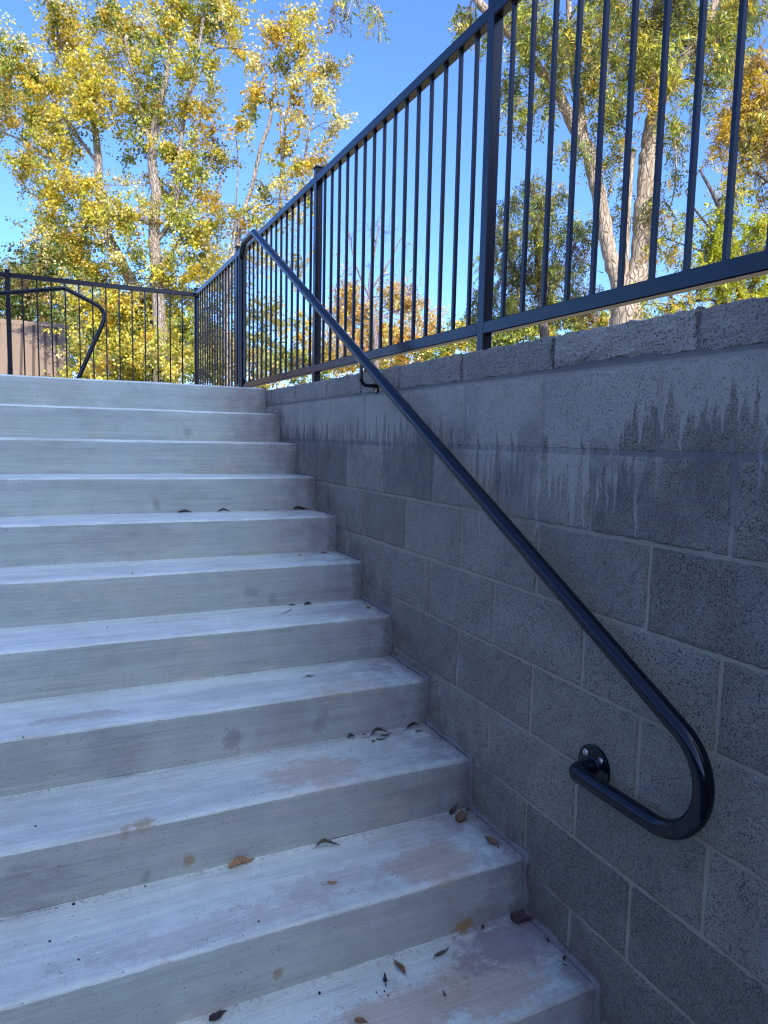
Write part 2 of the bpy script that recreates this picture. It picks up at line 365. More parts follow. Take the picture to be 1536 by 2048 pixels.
b = MB(); b.box(5.8, -26.2, 9.202, 19.2, -17.8, 9.4); o = b.build("roof", bpy.data.materials["blocker_roof_edge"], bb2); o.location = (-11, 18, .06)  # roof of the second unseen blocker
# ------------------------------------------------------------------ steps
rng = np.random.default_rng(5)
def lown(x, s, seed):   # smooth 1-D noise
    r = np.random.default_rng(seed); a = r.normal(size=6); p = r.uniform(0, 6.28, 6); f = r.uniform(.3, 2.2, 6)*s
    return sum(a[i]*np.sin(f[i]*x+p[i]) for i in range(6))/4
stairs = empty("concrete_stairs", (-1.5, 1, ZS)); tag(stairs, "wide flight of pale cast concrete steps with stained treads beside the block wall", "stairs")
def step(i):
    zb, zt, yf = ZS+ZD*(i-1), ZS+ZD*i, YS+YD*i
    yb = yf+YD if i < 11 else YB
    r = .013
    prof = [(yf, zb-.0), (yf, zb+.03), (yf, zb+.06), (yf, zb+.09), (yf, zb+.12)]
    prof += [(yf+r-r*math.cos(t), zt-r+r*math.sin(t)) for t in np.linspace(0, math.pi/2, 6)]
    prof += [(yf+r+(yb-yf-r)*t, zt) for t in ((.1, .25, .4, .55, .7, .85, 1.) if i < 11 else (.02, .1, .4, 1.))]
    xs = np.concatenate([[-5.0], np.arange(-4.9, -1.6, .1), np.arange(-1.6, -.001, .02), [-.0004]])
    V = []
    for x in xs:
        for j, (y, z) in enumerate(prof):
            e = 1 if 0 < j < len(prof)-1 else 0
            dy = .0022*lown(x, 5, i*7+1)+.0006*lown(x, 23, i*7+2)+.0010*lown(x*1+j, 9, i*7+3)
            dz = .0020*lown(x, 4, i*7+4)+.0005*lown(x, 30, i*7+5)+(.0008*lown(x*1+j*1.7, 9, i*7+6))
            ed = .0006*lown(x, 75, i*7+9) if 4 < j < 11 else 0
            V.append((x, y+(dy+ed)*(j < 11), z+(dz+ed)*(j > 3)*e))
    n = len(prof); F = [(a*n+j, (a+1)*n+j, (a+1)*n+j+1, a*n+j+1) for a in range(len(xs)-1) for j in range(n-1)]
    b = MB(); b.add(V, F)
    # buried body
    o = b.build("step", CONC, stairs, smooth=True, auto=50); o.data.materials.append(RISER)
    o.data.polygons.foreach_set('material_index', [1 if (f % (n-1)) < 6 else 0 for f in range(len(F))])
    o.location = (1.5, -1, -ZS); return o
for i in range(1, 12): step(i)
b = MB()      # solid mass below, so no light leaks under the landing
b.box(-5.0, 2.80, -1.9, -.002, YB-.002, ZL-.03); o = b.build("foundation", CONC, stairs); o.location = (1.5, -1, -ZS)
# grout smeared along the joint between the steps and the wall
b = MB(); rg = np.random.default_rng(11)
pth = []
for i in range(1, 12):
    yf = YS+YD*i; pth += [(yf-.004, t) for t in np.linspace(ZS+ZD*(i-1)+.004, ZS+ZD*i+.004, 16)]
    if i < 11: pth += [(t, ZS+ZD*i+.004) for t in np.linspace(yf+.006, yf+YD-.006, 26)]
pth = np.array(pth); n = len(pth); W = []
for k in range(n):
    i = int((pth[k, 0]-YS)/YD+.02); low = max(0, 1-(i-1)/6.)
    w = (.0035+.008*low)*(1+.45*lown(k, .35, 3)+.25*lown(k, 1.3, 4)); W.append(max(.003, w))
for k in range(n):
    dy, dz = pth[min(k+1, n-1)]-pth[max(k-1, 0)]; L = math.hypot(dy, dz)+1e-9; ny, nz = -dz/L, dy/L
    y, z = pth[k]; w = W[k]; h = .0045+.002*lown(k, .8, 6)
    V = [(-w*.55, y, z), (-h-.002, y+ny*w*.35, z+nz*w*.35), (-.0035, y+ny*w*.8, z+nz*w*.8), (.002, y+ny*w*1.5, z+nz*w*1.5), (.004, y-ny*.004, z-nz*.004)]
    b.v.append(np.array(V))
m_ = 5; b.n = n*m_
b.f = [(k*m_+j, (k+1)*m_+j, (k+1)*m_+j+1, k*m_+j+1) for k in range(n-1) for j in range(4)]; b.a = [0]*len(b.f)
o = b.build("grout_line", mat_plain("grey_grout", (.165, .15, .13), .9, 0, 90, .7, .004), stairs, smooth=True); o.location = (1.5, -1, -ZS)

# ------------------------------------------------------------------ block walls
def blockwall(name, label, xf, sgn, y0, y1, capj, detail=True):
    """wall face in the plane x = xf, facing -x when sgn = 1"""
    root = empty(name, (xf+.1*sgn, y0, ZS)); tag(root, label, "wall")
    off = (-(xf+.1*sgn), -y0, -ZS)
    rg = np.random.default_rng(3); B, H, J = .4064, .2032, .0105
    bl = MB()
    def block(mb, ya, yb, za, zb, amp=.0009, rough_edge=.0012, a=0., chip=None):
        nu, nv = (26, 14) if detail else (6, 4)
        u = np.concatenate([[0, .004], np.linspace(.012, yb-ya-.012, nu), [yb-ya-.004, yb-ya]])
        v = np.concatenate([[0, .004], np.linspace(.012, zb-za-.012, nv), [zb-za-.004, zb-za]])
        U, V_ = np.meshgrid(u, v); nr, nc = U.shape
        D = rg.normal(0, amp*.35, U.shape); s = rg.uniform(0, 50, 4)
        D += amp*np.sin(U*31+s[0])*np.cos(V_*37+s[1])+.6*amp*np.sin(U*83+s[2]+V_*61)
        edge = np.minimum(np.minimum(U, yb-ya-U), np.minimum(V_, zb-za-V_))
        X = D+rg.uniform(0, .0022)+np.where(edge < .001, .0045, 0)+np.where((edge >= .001) & (edge < .006), np.abs(rg.normal(0, .0013, U.shape)), 0)
        JU = rg.normal(0, rough_edge, U.shape); JV = rg.normal(0, rough_edge, U.shape)
        Y = ya+U+np.where((U < .001) | (U > yb-ya-.001), JU, 0); Z = za+V_+np.where((V_ < .001) | (V_ > zb-za-.001), JV, 0)
        if chip is not None: X, Y, Z = chip(U, V_, X, Y, Z)
        Vt = np.stack([X*1., Y, Z], -1).reshape(-1, 3)
        F = [(r*nc+c, r*nc+c+1, (r+1)*nc+c+1, (r+1)*nc+c)[::-1] for r in range(nr-1) for c in range(nc-1)]
        ring = [c for c in range(nc)]+[r*nc+nc-1 for r in range(1, nr)]+[(nr-1)*nc+c for c in range(nc-2, -1, -1)]+[r*nc for r in range(nr-2, 0, -1)]
        back = Vt[ring].copy(); back[:, 0] = .03; k0 = len(Vt); k = len(ring)
        F += [(ring[q], ring[(q+1) % k], k0+(q+1) % k, k0+q) for q in range(k)]
        Vt = np.concatenate([Vt, back]); Vt[:, 0] = xf+sgn*Vt[:, 0]
        if sgn < 0: F = [f[::-1] for f in F]
        mb.add(Vt, F, a)
    for k in range(1, 10):
        zt, zb = -(k-1)*H-(J/2 if k > 1 else .002), -k*H+J/2
        if zb < ZS-.12: break
        o = 0 if k % 2 else H
        y = math.floor((y0-o)/B)*B+o
        while y < y1:
            ya, yb = max(y+J/2, y0), min(y+B-J/2, y1)
            if yb-ya > .03: block(bl, ya, yb, zb, zt, a=rg.random())
            y += B
    bl.build("block_course", BLOCK, root).location = off
    cp = MB(); js = list(capj)
    for a_, b_ in zip(js[:-1], js[1:]):
        broken = detail and abs(a_+.495) < .01
        def chip(U, V, X, Y, Z, broken=broken, L=b_-a_):
            amp = .002
            X = X+amp*np.abs(np.sin(U*23+a_*9)*np.cos(V*41+3))+rg.normal(0, .0007, X.shape)
            Z = Z+np.where(V > .083, -np.abs(rg.normal(0, .0009, X.shape))+.0008*np.sin(U*40), 0)
            lowv = V < .03
            lift = .002+.0016*np.sin(U*27+a_)+.001*np.sin(U*71)
            if broken:
                t = U/L; lift = .006+.009*np.sin(t*math.pi)**2+.003*np.sin(U*63)
                X = X+.010*np.clip(1-(V-lift)/(.045+.03*np.sin(t*5+.6)), 0, 1)*(.3+.7*np.abs(np.sin(U*14+V*30)))
            Z = Z+np.where(lowv, lift*(1-V/.03), 0)
            return X, Y, Z
        block(cp, a_+.007, b_-.007, .008, .1015, amp=.0012, rough_edge=.002, a=rg.random(), chip=chip)
    cp.build("cap_block", CAPB, root).location = off
    mo = MB()      # mortar: nearly flush behind the parged courses, raked lower down
    def slab(za, zb, d): mo.box(min(xf+sgn*d, xf+sgn*.2), y0+.002, za, max(xf+sgn*d, xf+sgn*.2), y1-.002, zb)
    slab(.0125, .0955, .0125); slab(-.022, .012, .0034); slab(-.30, -.0225, .0042); slab(ZS-.1, -.3005, .0068)
    mo.build("mortar", MORT, root).location = off
    return root
capj = [-6.02, -5.55, -5.09, -4.62, -4.16, -3.70, -3.23, -2.77, -2.31, -1.86, -1.40, -.96, -.495, -.028, .44, .898, 1.265, 1.70, 2.19, 2.637, 2.83, 3.3, 3.76, 4.2, 4.67, 5.13, 5.60, 5.80]
blockwall("retaining_wall", "dark grey concrete block retaining wall streaked with slurry, right of the steps", 0., 1, -6., 5.78, capj)
blockwall("retaining_wall", "concrete block wall along the far left side of the steps", -5.0, -1, -12.9, 5.78, list(np.arange(-12.9, 5.9, .4645)), False)

# ------------------------------------------------------------------ fences
ZT, ZBt, ZBb = 1.187, .207, .166
PW = .0375
def box_obj(name, args, par, off, bev=.0022):
    b = MB(); b.box(*args, b=bev); o = b.build(name, FENCE, par); o.location = off; return o
def weld(mb, x, y, z, dirn):      # small weld bead round a picket foot
    mb.box(x-.0088, y-.0088, min(z, z+dirn*.004), x+.0088, y+.0088, max(z, z+dirn*.004), .0018)
side = empty("metal_fence", (.09, .44, .1)); tag(side, "long black picket fence standing on top of the block wall", "fence")
off = (-.09, -.44, -.1)
posts = [-2.84, -1.20, .44, 2.08, 3.84, 5.55]
xp = .07
for k, y in enumerate(posts):
    po = box_obj("post", (xp, y-PW/2, -.02 if y < 5.4 else 0, xp+PW, y+PW/2, 1.222), side, off)
    b = MB(); b.box(xp-.005, y-PW/2-.005, 1.222, xp+PW+.005, y+PW/2+.005, 1.231, .002)
    b.add([(xp-.001, y-PW/2, 1.231), (xp+PW, y-PW/2, 1.231), (xp+PW, y+PW/2, 1.231), (xp-.001, y+PW/2, 1.231), (xp+PW/2, y, 1.240)], [(0, 1, 4), (1, 2, 4), (2, 3, 4), (3, 0, 4)])
    b.build("post_cap", FENCE, po)
for a, c in zip(posts[:-1], posts[1:]):
    ya, yb = a+PW/2, c-PW/2
    box_obj("top_rail", (xp+.0006, ya, ZT-.040, xp+PW-.0006, yb, ZT), side, off, .003)
    box_obj("bottom_rail", (xp+.0006, ya, ZBb, xp+PW-.0006, yb, ZBt), side, off, .003)
    n = 16; x = xp+PW/2
    for j in range(1, n):
        y = a+(c-a)*j/n
        b = MB(); b.box(x-.0064, y-.0064, ZBt+.0005, x+.0064, y+.0064, ZT-.0405, .0011); weld(b, x, y, ZBt, 1); weld(b, x, y, ZT-.040, -1)
        b.build("picket", FENCE, side).location = off
rear = empty("metal_fence", (-1.5, 5.57, ZL)); tag(rear, "black picket fence across the back of the landing, in front of the yellow trees", "fence")
off = (1.5, -5.57, -ZL); yr = 5.532
rposts = [-3.10, -1.53, .0695]
for x in rposts[:-1]:
    po = box_obj("post", (x-PW/2, yr, ZL-.02, x+PW/2, yr+PW, 1.205), rear, off)
    b = MB(); b.box(x-PW/2-.004, yr-.004, 1.205, x+PW/2+.004, yr+PW+.004, 1.212, .002); b.build("post_cap", FENCE, po)
for a, c in zip(rposts[:-1], rposts[1:]):
    xa, xb = a+PW/2, c-(PW/2 if c < 0 else 0)
    box_obj("top_rail", (xa, yr+.0006, ZT-.040, xb, yr+PW-.0006, ZT), rear, off, .003)
    box_obj("bottom_rail", (xa, yr+.0006, ZBb+.02, xb, yr+PW-.0006, ZBt+.02), rear, off, .003)
    n = 14
    for j in range(1, n):
        x = a+(c-a)*j/n
        b = MB(); b.box(x-.006, yr+PW/2-.006, ZBt+.021, x+.006, yr+PW/2+.006, ZT-.0405, .001); weld(b, x, yr+PW/2, ZBt+.02, 1)
        b.build("picket", FENCE, rear).location = off

# ------------------------------------------------------------------ handrails
XH = -.068
hr = empty("handrail", (XH, -.27, -.99)); tag(hr, "glossy black pipe handrail sloping up the block wall, looped back at its lower end", "handrail")
off = (-XH, .27, .99); OR = .0208
lz = lambda y: .181+.5375*(y-1.167)
Rl = .122; k_ = math.sqrt(1+.5375**2)
ctr = np.array([-.526, -.868]); zb_ = -.99
nrm = np.array([-.5375, 1.])/k_
tp = ctr+Rl*nrm                      # tangent point on the sloping run
a0 = math.atan2(nrm[1], nrm[0]); angs = np.linspace(a0, 1.5*math.pi, 40)
arc = [(XH, ctr[0]+Rl*math.cos(t), ctr[1]+Rl*math.sin(t)) for t in angs]
top = 1.052; yt = (top-.181)/.5375+1.167
pp = fillet([(XH, tp[0], tp[1]), (XH, yt, top), (XH, 3.10, top), (XH, 3.10, ZL+.001)], [.05, .115], 14)
# even out the long straight run
run = [pp[0]+(pp[1]-pp[0])*t for t in np.linspace(0, 1, 24)]
arm = fillet([(-.003, -.272, zb_), (XH, -.272, zb_), (XH, -.40, zb_)], [.0235], 12)
main = np.concatenate([arm, np.array(arc[::-1])[0:], np.array(run[1:]), pp[2:]])
b = MB(); b.tube(main, OR, 32); b.build("pipe", RAIL, hr, smooth=True, auto=60).location = off
yc = -.272+.0
b = MB(); b.tube([(-.006, yc, zb_), (-.008, yc, zb_), (-.010, yc, zb_)], [OR+.004, OR+.0035, OR+.0005], 32); b.build("weld_bead", RAIL, hr, smooth=True).location = off
b = MB(); b.tube([(0.001, yc+.0, zb_), (-.0055, yc, zb_), (-.0065, yc, zb_)], [.054, .054, .0525], 48); fl = b.build("wall_flange", RAIL, hr, smooth=True, auto=40); fl.location = off
def bolt(y, z, par, x=-.0065):
    b = MB(); b.tube([(x, y, z), (x-.0012, y, z)], .0085, 20); b.tube([(x-.001, y, z), (x-.0065, y, z)], .0055, 6)
    return b.build("bolt", STEEL, par)
for ang in (45, 135, 225, 315): bolt(yc+.038*math.cos(R(ang)), zb_+.038*math.sin(R(ang)), fl)
b = MB(); b.tube([(XH, 3.10, ZL+.0), (XH, 3.10, ZL+.006)], .05, 32); b.build("floor_flange", RAIL, hr, smooth=True, auto=40).location = off
br = MB(); br.tube(fillet([(-.002, 1.10, .034), (XH, 1.10, .034), (XH, 1.10, lz(1.10)-.012)], [.026], 10), .0075, 16)
bo = br.build("bracket", RAIL, hr, smooth=True, auto=60); bo.location = off
b = MB(); b.tube([(.003, 1.10, .028), (-.004, 1.10, .028)], .026, 32); b.build("bracket_plate", RAIL, bo, smooth=True, auto=40)
b = MB(); b.tube([(-.003, 1.087, .014), (-.007, 1.087, .014)], .005, 12); b.build("bolt", STEEL, bo)
hl = empty("handrail", (-1.2, 5.2, ZL)); tag(hl, "black pipe handrail with a bent end, before the rear fence", "handrail")
Yh = 5.2
pl = fillet([(-2.75, Yh, ZL), (-2.75, Yh, .72), (-1.08, Yh, 1.044), (-.735, Yh, .885), (-1.062, Yh, ZL+.001)], [.12, .10, .115], 12)
b = MB(); b.tube(pl, .0185, 24); o = b.build("pipe", RAIL, hl, smooth=True, auto=60); o.location = (1.2, -Yh, -ZL)
for x in (-2.75, -1.062):
    b = MB(); b.tube([(x, Yh, ZL), (x, Yh, ZL+.006)], .045, 24); b.build("floor_flange", RAIL, hl, smooth=True, auto=40).location = (1.2, -Yh, -ZL)

# ------------------------------------------------------------------ litter on the steps
def tread(i): return ZS+ZD*i
BR = {'tan': (.42, .25, .11), 'brown': (.20, .11, .06), 'dark': (.045, .030, .026), 'olive': (.11, .09, .06), 'red': (.07, .035, .035)}
def dry_leaf(label, x, y, i, L, W, col, yawd, curl=1.2, cup=.8, tip=0., stem=0., seed=0, lift=.0):
    r = np.random.default_rng(seed); nu, nv = 15, 7
    u = np.linspace(0, 1, nu); prof = np.sin(math.pi*np.clip(u*.94+.04, 0, 1)**.85)**.8*(1-.55*u*u)
    ang = curl*(u-.5)+.25*np.sin(u*7+seed); cx = np.cumsum(np.cos(ang))/nu*L; cz = np.cumsum(np.sin(ang))/nu*L*(1 if curl > 0 else 1)
    V = []
    for a in range(nu):
        for v in np.linspace(-1, 1, nv):
            w = v*W/2*prof[a]*(1+.12*math.sin(a*2.3+seed)*abs(v)); th = cup*v+.3*math.sin(a*.6+seed)
            V.append((cx[a]-L/2, w*math.cos(th*.7), cz[a]+abs(w)*abs(math.sin(cup*abs(v)))*1.1+r.normal(0, W*.015)))
    V = np.array(V); T = Matrix.Rotation(tip, 3, 'Y'); V = V@np.array(T).T
    V = V@np.array(Matrix.Rotation(R(yawd), 3, 'Z')).T; V[:, 2] -= V[:, 2].min()-.0012
    F = [(a*nv+j, (a+1)*nv+j, (a+1)*nv+j+1, a*nv+j+1) for a in range(nu-1) for j in range(nv-1)]
    b = MB(); b.add(V, F)
    if stem:
        s0 = V[nv//2]; d = s0-V[nv//2+nv]; d[2] = 0; d /= np.linalg.norm(d); q = np.array([-d[1], d[0], 0])
        b.tube([s0+d*stem*t+q*.12*stem*math.sin(t*3)+np.array([0, 0, (.0015-s0[2])*min(1, t*3)]) for t in np.linspace(0, 1, 8)], .0008, 5)
    o = b.build("dry_leaf", DRY, smooth=True); o.location = (x, y, tread(i)+.002+lift)
    me = o.data; ca = me.color_attributes.new("leafcol", 'FLOAT_COLOR', 'CORNER'); c = np.array(BR[col])
    n = len(me.loops); lv = np.zeros(n, int); me.loops.foreach_get('vertex_index', lv)
    vv = np.array([1+.35*math.sin(k*1.3)+r.normal(0, .15) for k in range(len(me.vertices))])[lv]
    ca.data.foreach_set('color', np.concatenate([np.clip(c[None]*vv[:, None], 0.01, 1), np.ones((n, 1))], 1).astype(np.float32).ravel())
    m = o.modifiers.new("thick", 'SOLIDIFY'); m.thickness = .0006
    return tag(o, label, "leaf", "fallen leaves on the steps")
LV = [("pale tan curled leaf lying like a boat at the foot of a riser, lower left", -.763, .278, 2, .085, .034, 'tan', 8, .5, 1.0, 0, 0),
 ("twisted grey brown leaf with a bent middle, right of the tan curled leaf", -.506, .262, 2, .085, .018, 'olive', -12, -1.2, 1.0, 0, .01),
 ("brown folded leaf with a very long stem beside the block wall", -.078, .225, 2, .07, .045, 'brown', 200, 1.7, 1.0, 0, .17),
 ("dark upright leaf leaning behind the long stemmed leaf at the wall", -.066, .282, 2, .05, .022, 'red', 20, .8, .9, -.5, 0),
 ("brown drop shaped leaf on the tread edge close to the wall", -.050, .093, 2, .058, .030, 'brown', 100, .5, .4, 0, .006),
 ("large dark maroon leaf wedged in the corner of step and wall", -.030, -.052, 1, .075, .05, 'red', -20, 1.6, 1.1, 0, 0),
 ("crescent shaped dark leaf lying across the lowest visible tread", -.303, -.068, 1, .062, .014, 'olive', 12, 1.9, 1.0, 0, .006),
 ("narrow pointed brown leaf standing out from the lowest riser", -.432, -.066, 1, .062, .018, 'brown', 95, .3, .8, 0, .01),
 ("small dark leaf curled into a letter C on the lowest tread", -.484, -.088, 1, .045, .013, 'dark', 70, 2.6, .8, 0, .006),
 ("tiny thin leaf sliver on the peach stain of the lowest tread", -.369, -.19, 1, .026, .006, 'olive', 80, .6, .6, 0, 0),
 ("dark oval leaf at the riser foot, bottom edge of the picture", -.895, -.036, 1, .050, .026, 'dark', 18, .6, .8, 0, 0),
 ("torn brown leaf cut by the bottom edge of the picture", -.592, -.185, 1, .035, .020, 'brown', -35, .9, .8, 0, 0),
 ("small grey leaf scrap at the riser foot left of the maroon leaf", -.147, -.025, 1, .022, .012, 'olive', 40, .5, .6, 0, 0),
 ("long black shrivelled leaf in the leaf tangle on the fourth tread", -.195, .574, 3, .085, .016, 'dark', 2, -1.3, 1.1, 0, .03),
 ("grey shrivelled leaf under the long black one in the tangle", -.185, .551, 3, .055, .012, 'olive', 14, 1.0, 1.0, 0, .04),
 ("small pale curled leaf at the left end of the leaf tangle", -.245, .527, 3, .022, .014, 'brown', 70, 1.3, .9, 0, .0),
 ("thin dark leaf pointing out of the leaf tangle", -.212, .532, 3, .045, .007, 'dark', -18, .5, .9, 0, .0),
 ("black crumpled leaf against the riser close to the wall corner", -.062, .582, 3, .060, .018, 'dark', 8, -1.2, 1.2, 0, .02),
 ("small brown leaf scrap in front of the black crumpled leaf", -.060, .545, 3, .028, .012, 'olive', -8, .6, .5, 0, .0),
 ("small dark red leaf lying alone left of the leaf tangle", -.299, .590, 3, .034, .018, 'red', 5, -.9, .9, 0, 0),
 ("thin dark leaf alone in the middle of the fifth tread", -.387, .779, 4, .042, .009, 'dark', 4, .5, .8, 0, .01),
 ("small orange brown curled leaf near the wall on the sixth tread", -.045, 1.03, 5, .036, .020, 'tan', 30, 1.5, .9, 0, .02),
 ("dark flat leaf at the foot of the seventh riser", -.258, 1.178, 5, .040, .016, 'dark', 5, -.8, .9, 0, 0),
 ("small dark leaf left of the flat one at the seventh riser", -.322, 1.187, 5, .026, .010, 'dark', -8, .8, .9, 0, .01),
 ("black peaked leaf on the upper tread, leftmost of three", -.657, 1.805, 7, .070, .022, 'dark', 3, .3, 1.1, 0, 0),
 ("black crinkled leaf on the upper tread, middle of three", -.472, 1.800, 7, .070, .018, 'dark', -5, -.25, 1.2, 0, .02),
 ("large black leaf on the upper tread beside the wall, rightmost of three", -.085, 1.808, 7, .085, .030, 'dark', 6, .35, 1.1, 0, .02),
 ("small dark leaf scrap near the wall on the seventh tread", -.085, 1.45, 6, .036, .010, 'dark', -4, .5, .9, 0, .01),
 ("tiny leaf scrap in the middle of the seventh tread", -.213, 1.42, 6, .024, .007, 'olive', 4, .5, .9, 0, 0),
 ("ragged orange brown leaf fragment with a curled tail on the third tread", -.557, .092, 2, .034, .014, 'tan', -25, 1.4, 1.0, 0, .02)]
for k, (lb, x, y, i, L, W, col, yw, cu, cp2, tp2, stm) in enumerate(LV):
    dry_leaf(lb, x, y, i, L, W, col, yw, cu, cp2, tp2, stm, seed=k)
b = MB(); b.tube([(-.382-.03, 1.06, tread(5)+.003), (-.375, 1.09, tread(5)+.004), (-.35, 1.12, tread(5)+.003), (-.345, 1.15, tread(5)+.003)], .0011, 6)
tag(b.build("twig", BARK3), "thin bent twig lying on the sixth tread", "twig")
DIRT = mat_plain("dark_crumb", (.03, .028, .028), .9, 0, 300)
rg = np.random.default_rng(8)
crumbs = [(-.949, 1.235, 6, .004), (-1.195, .281, 2, .0045), (-1.09, .30, 2, .003), (-1.02, .285, 2, .003), (-1.25, .16, 2, .003), (-1.19, .07, 2, .003), (-1.31, .60, 4, .003), (-1.28, .40, 3, .003),
          (-.50, -.12, 1, .003), (-.52, -.115, 1, .0025), (-.497, -.135, 1, .0025), (-1.05, 1.10, 5, .003), (-.83, .93, 5, .0025), (-.27, 1.815, 7, .004), (-.95, 1.82, 7, .003), (-.78, .03, 2, .003), (-.34, .50, 3, .0025), (-.10, .50, 3, .0025), (-.045, .06, 2, .0025), (-.65, -.06, 1, .004)]
for x, y, i, r_ in crumbs:
    b = MB(); n = 8; th = np.arange(n)*2*math.pi/n; V = []
    for lv, rr in ((0, .8), (.45, 1.), (.85, .6)): V += [(math.cos(t)*r_*rr*rg.uniform(.7, 1.3), math.sin(t)*r_*rr*rg.uniform(.7, 1.3), lv*r_*1.1) for t in th]
    F = [(a*n+j, a*n+(j+1) % n, (a+1)*n+(j+1) % n, (a+1)*n+j) for a in (0, 1) for j in range(n)]+[tuple(16+j for j in range(n))]
    b.add(V, F); o = b.build("dirt_crumb", DIRT, smooth=True); o.location = (x, y, tread(i)+.0005); tag(o, "tiny dark crumb of dirt on a pale tread", "crumb", "dirt crumbs scattered on the treads")

rg = np.random.default_rng(17)
for k in range(26):       # leaf fragments blown into the corners
    i = int(rg.integers(1, 9)); near = rg.random() < .5
    x = -rg.uniform(.008, .03) if near else -rg.uniform(.03, .42); y = YS+YD*(i+1)-(rg.uniform(.02, .27) if near else rg.uniform(.006, .03))
    dry_leaf("small dark leaf fragment caught by the wall or at a riser foot", x, y, i, rg.uniform(.010, .022), rg.uniform(.004, .010), ['dark', 'brown', 'olive'][k % 3], rg.uniform(0, 360), rg.uniform(-.8, .9), .8, 0, 0, seed=200+k)
    bpy.context.scene.collection.objects[-1]['group'] = "leaf fragments in the step corners"
# ------------------------------------------------------------------ trees
def leaves(C, D, Nn, L, W, colr, name, mat, parent, fold=.18):
    """one folded four-sided blade per leaf"""
    n = len(C); D = D/(np.linalg.norm(D, axis=1)[:, None]+1e-9); S = np.cross(D, Nn); S /= np.linalg.norm(S, axis=1)[:, None]+1e-9; Nn = np.cross(S, D)
    L = np.broadcast_to(L, (n,))[:, None]; W = np.broadcast_to(W, (n,))[:, None]
    V = np.stack([C-D*L*.5, C-D*L*.05+S*W*.5+Nn*W*fold, C+D*L*.5, C-D*L*.05-S*W*.5+Nn*W*fold], 1).reshape(-1, 3)
    me = bpy.data.meshes.new(name); me.vertices.add(4*n); me.vertices.foreach_set('co', V.astype(np.float32).ravel())
    I = np.arange(n)[:, None]*4; T = np.concatenate([I+[[0, 1, 2]], I+[[0, 2, 3]]], 1).reshape(-1)
    me.loops.add(6*n); me.loops.foreach_set('vertex_index', T.astype(np.int32))
    me.polygons.add(2*n); me.polygons.foreach_set('loop_start', np.arange(0, 6*n, 3, dtype=np.int32))
    try: me.polygons.foreach_set('loop_total', np.full(2*n, 3, np.int32))
    except Exception: pass
    me.update(calc_edges=True)
    ca = me.color_attributes.new("leafcol", 'FLOAT_COLOR', 'POINT')
    c4 = np.concatenate([np.repeat(colr, 4, 0), np.ones((4*n, 1))], 1); ca.data.foreach_set('color', c4.astype(np.float32).ravel())
    me.materials.append(mat); o = bpy.data.objects.new(name, me); COL.objects.link(o); o.parent = parent
    return o
def bez(a, b, sag, n=7, rg=None):
    t = np.linspace(0, 1, n)[:, None]; a = np.array(a); b = np.array(b); m = (a+b)/2+np.array(sag)
    P = (1-t)**2*a+2*t*(1-t)*m+t*t*b
    if rg is not None: P[1:-1] += rg.normal(0, np.linalg.norm(b-a)*.018, (n-2, 3))
    return P
def resample(P, r, k=4):
    P = np.array(P, float); r = np.array(r, float); n = len(P); o = []; q = []
    for i in range(n-1):           # catmull-rom
        p0, p1, p2, p3 = P[max(i-1, 0)], P[i], P[i+1], P[min(i+2, n-1)]
        for t in np.arange(k)/k:
            o.append(.5*((2*p1)+(-p0+p2)*t+(2*p0-5*p1+4*p2-p3)*t*t+(-p0+3*p1-3*p2+p3)*t**3)); q.append(r[i]*(1-t)+r[i+1]*t)
    o.append(P[-1]); q.append(r[-1]); return np.array(o), np.array(q)
PAL = {'yellow': (.66, .53, .07), 'gold': (.64, .42, .05), 'lime': (.45, .46, .07), 'green': (.18, .24, .05), 'olive': (.25, .235, .06), 'dkgreen': (.06, .085, .025),
       'orange': (.60, .33, .10), 'rust': (.40, .25, .11), 'pale': (.72, .62, .30), 'brown': (.26, .17, .08), 'bright': (.44, .47, .03), 'maroon': (.16, .05, .04)}
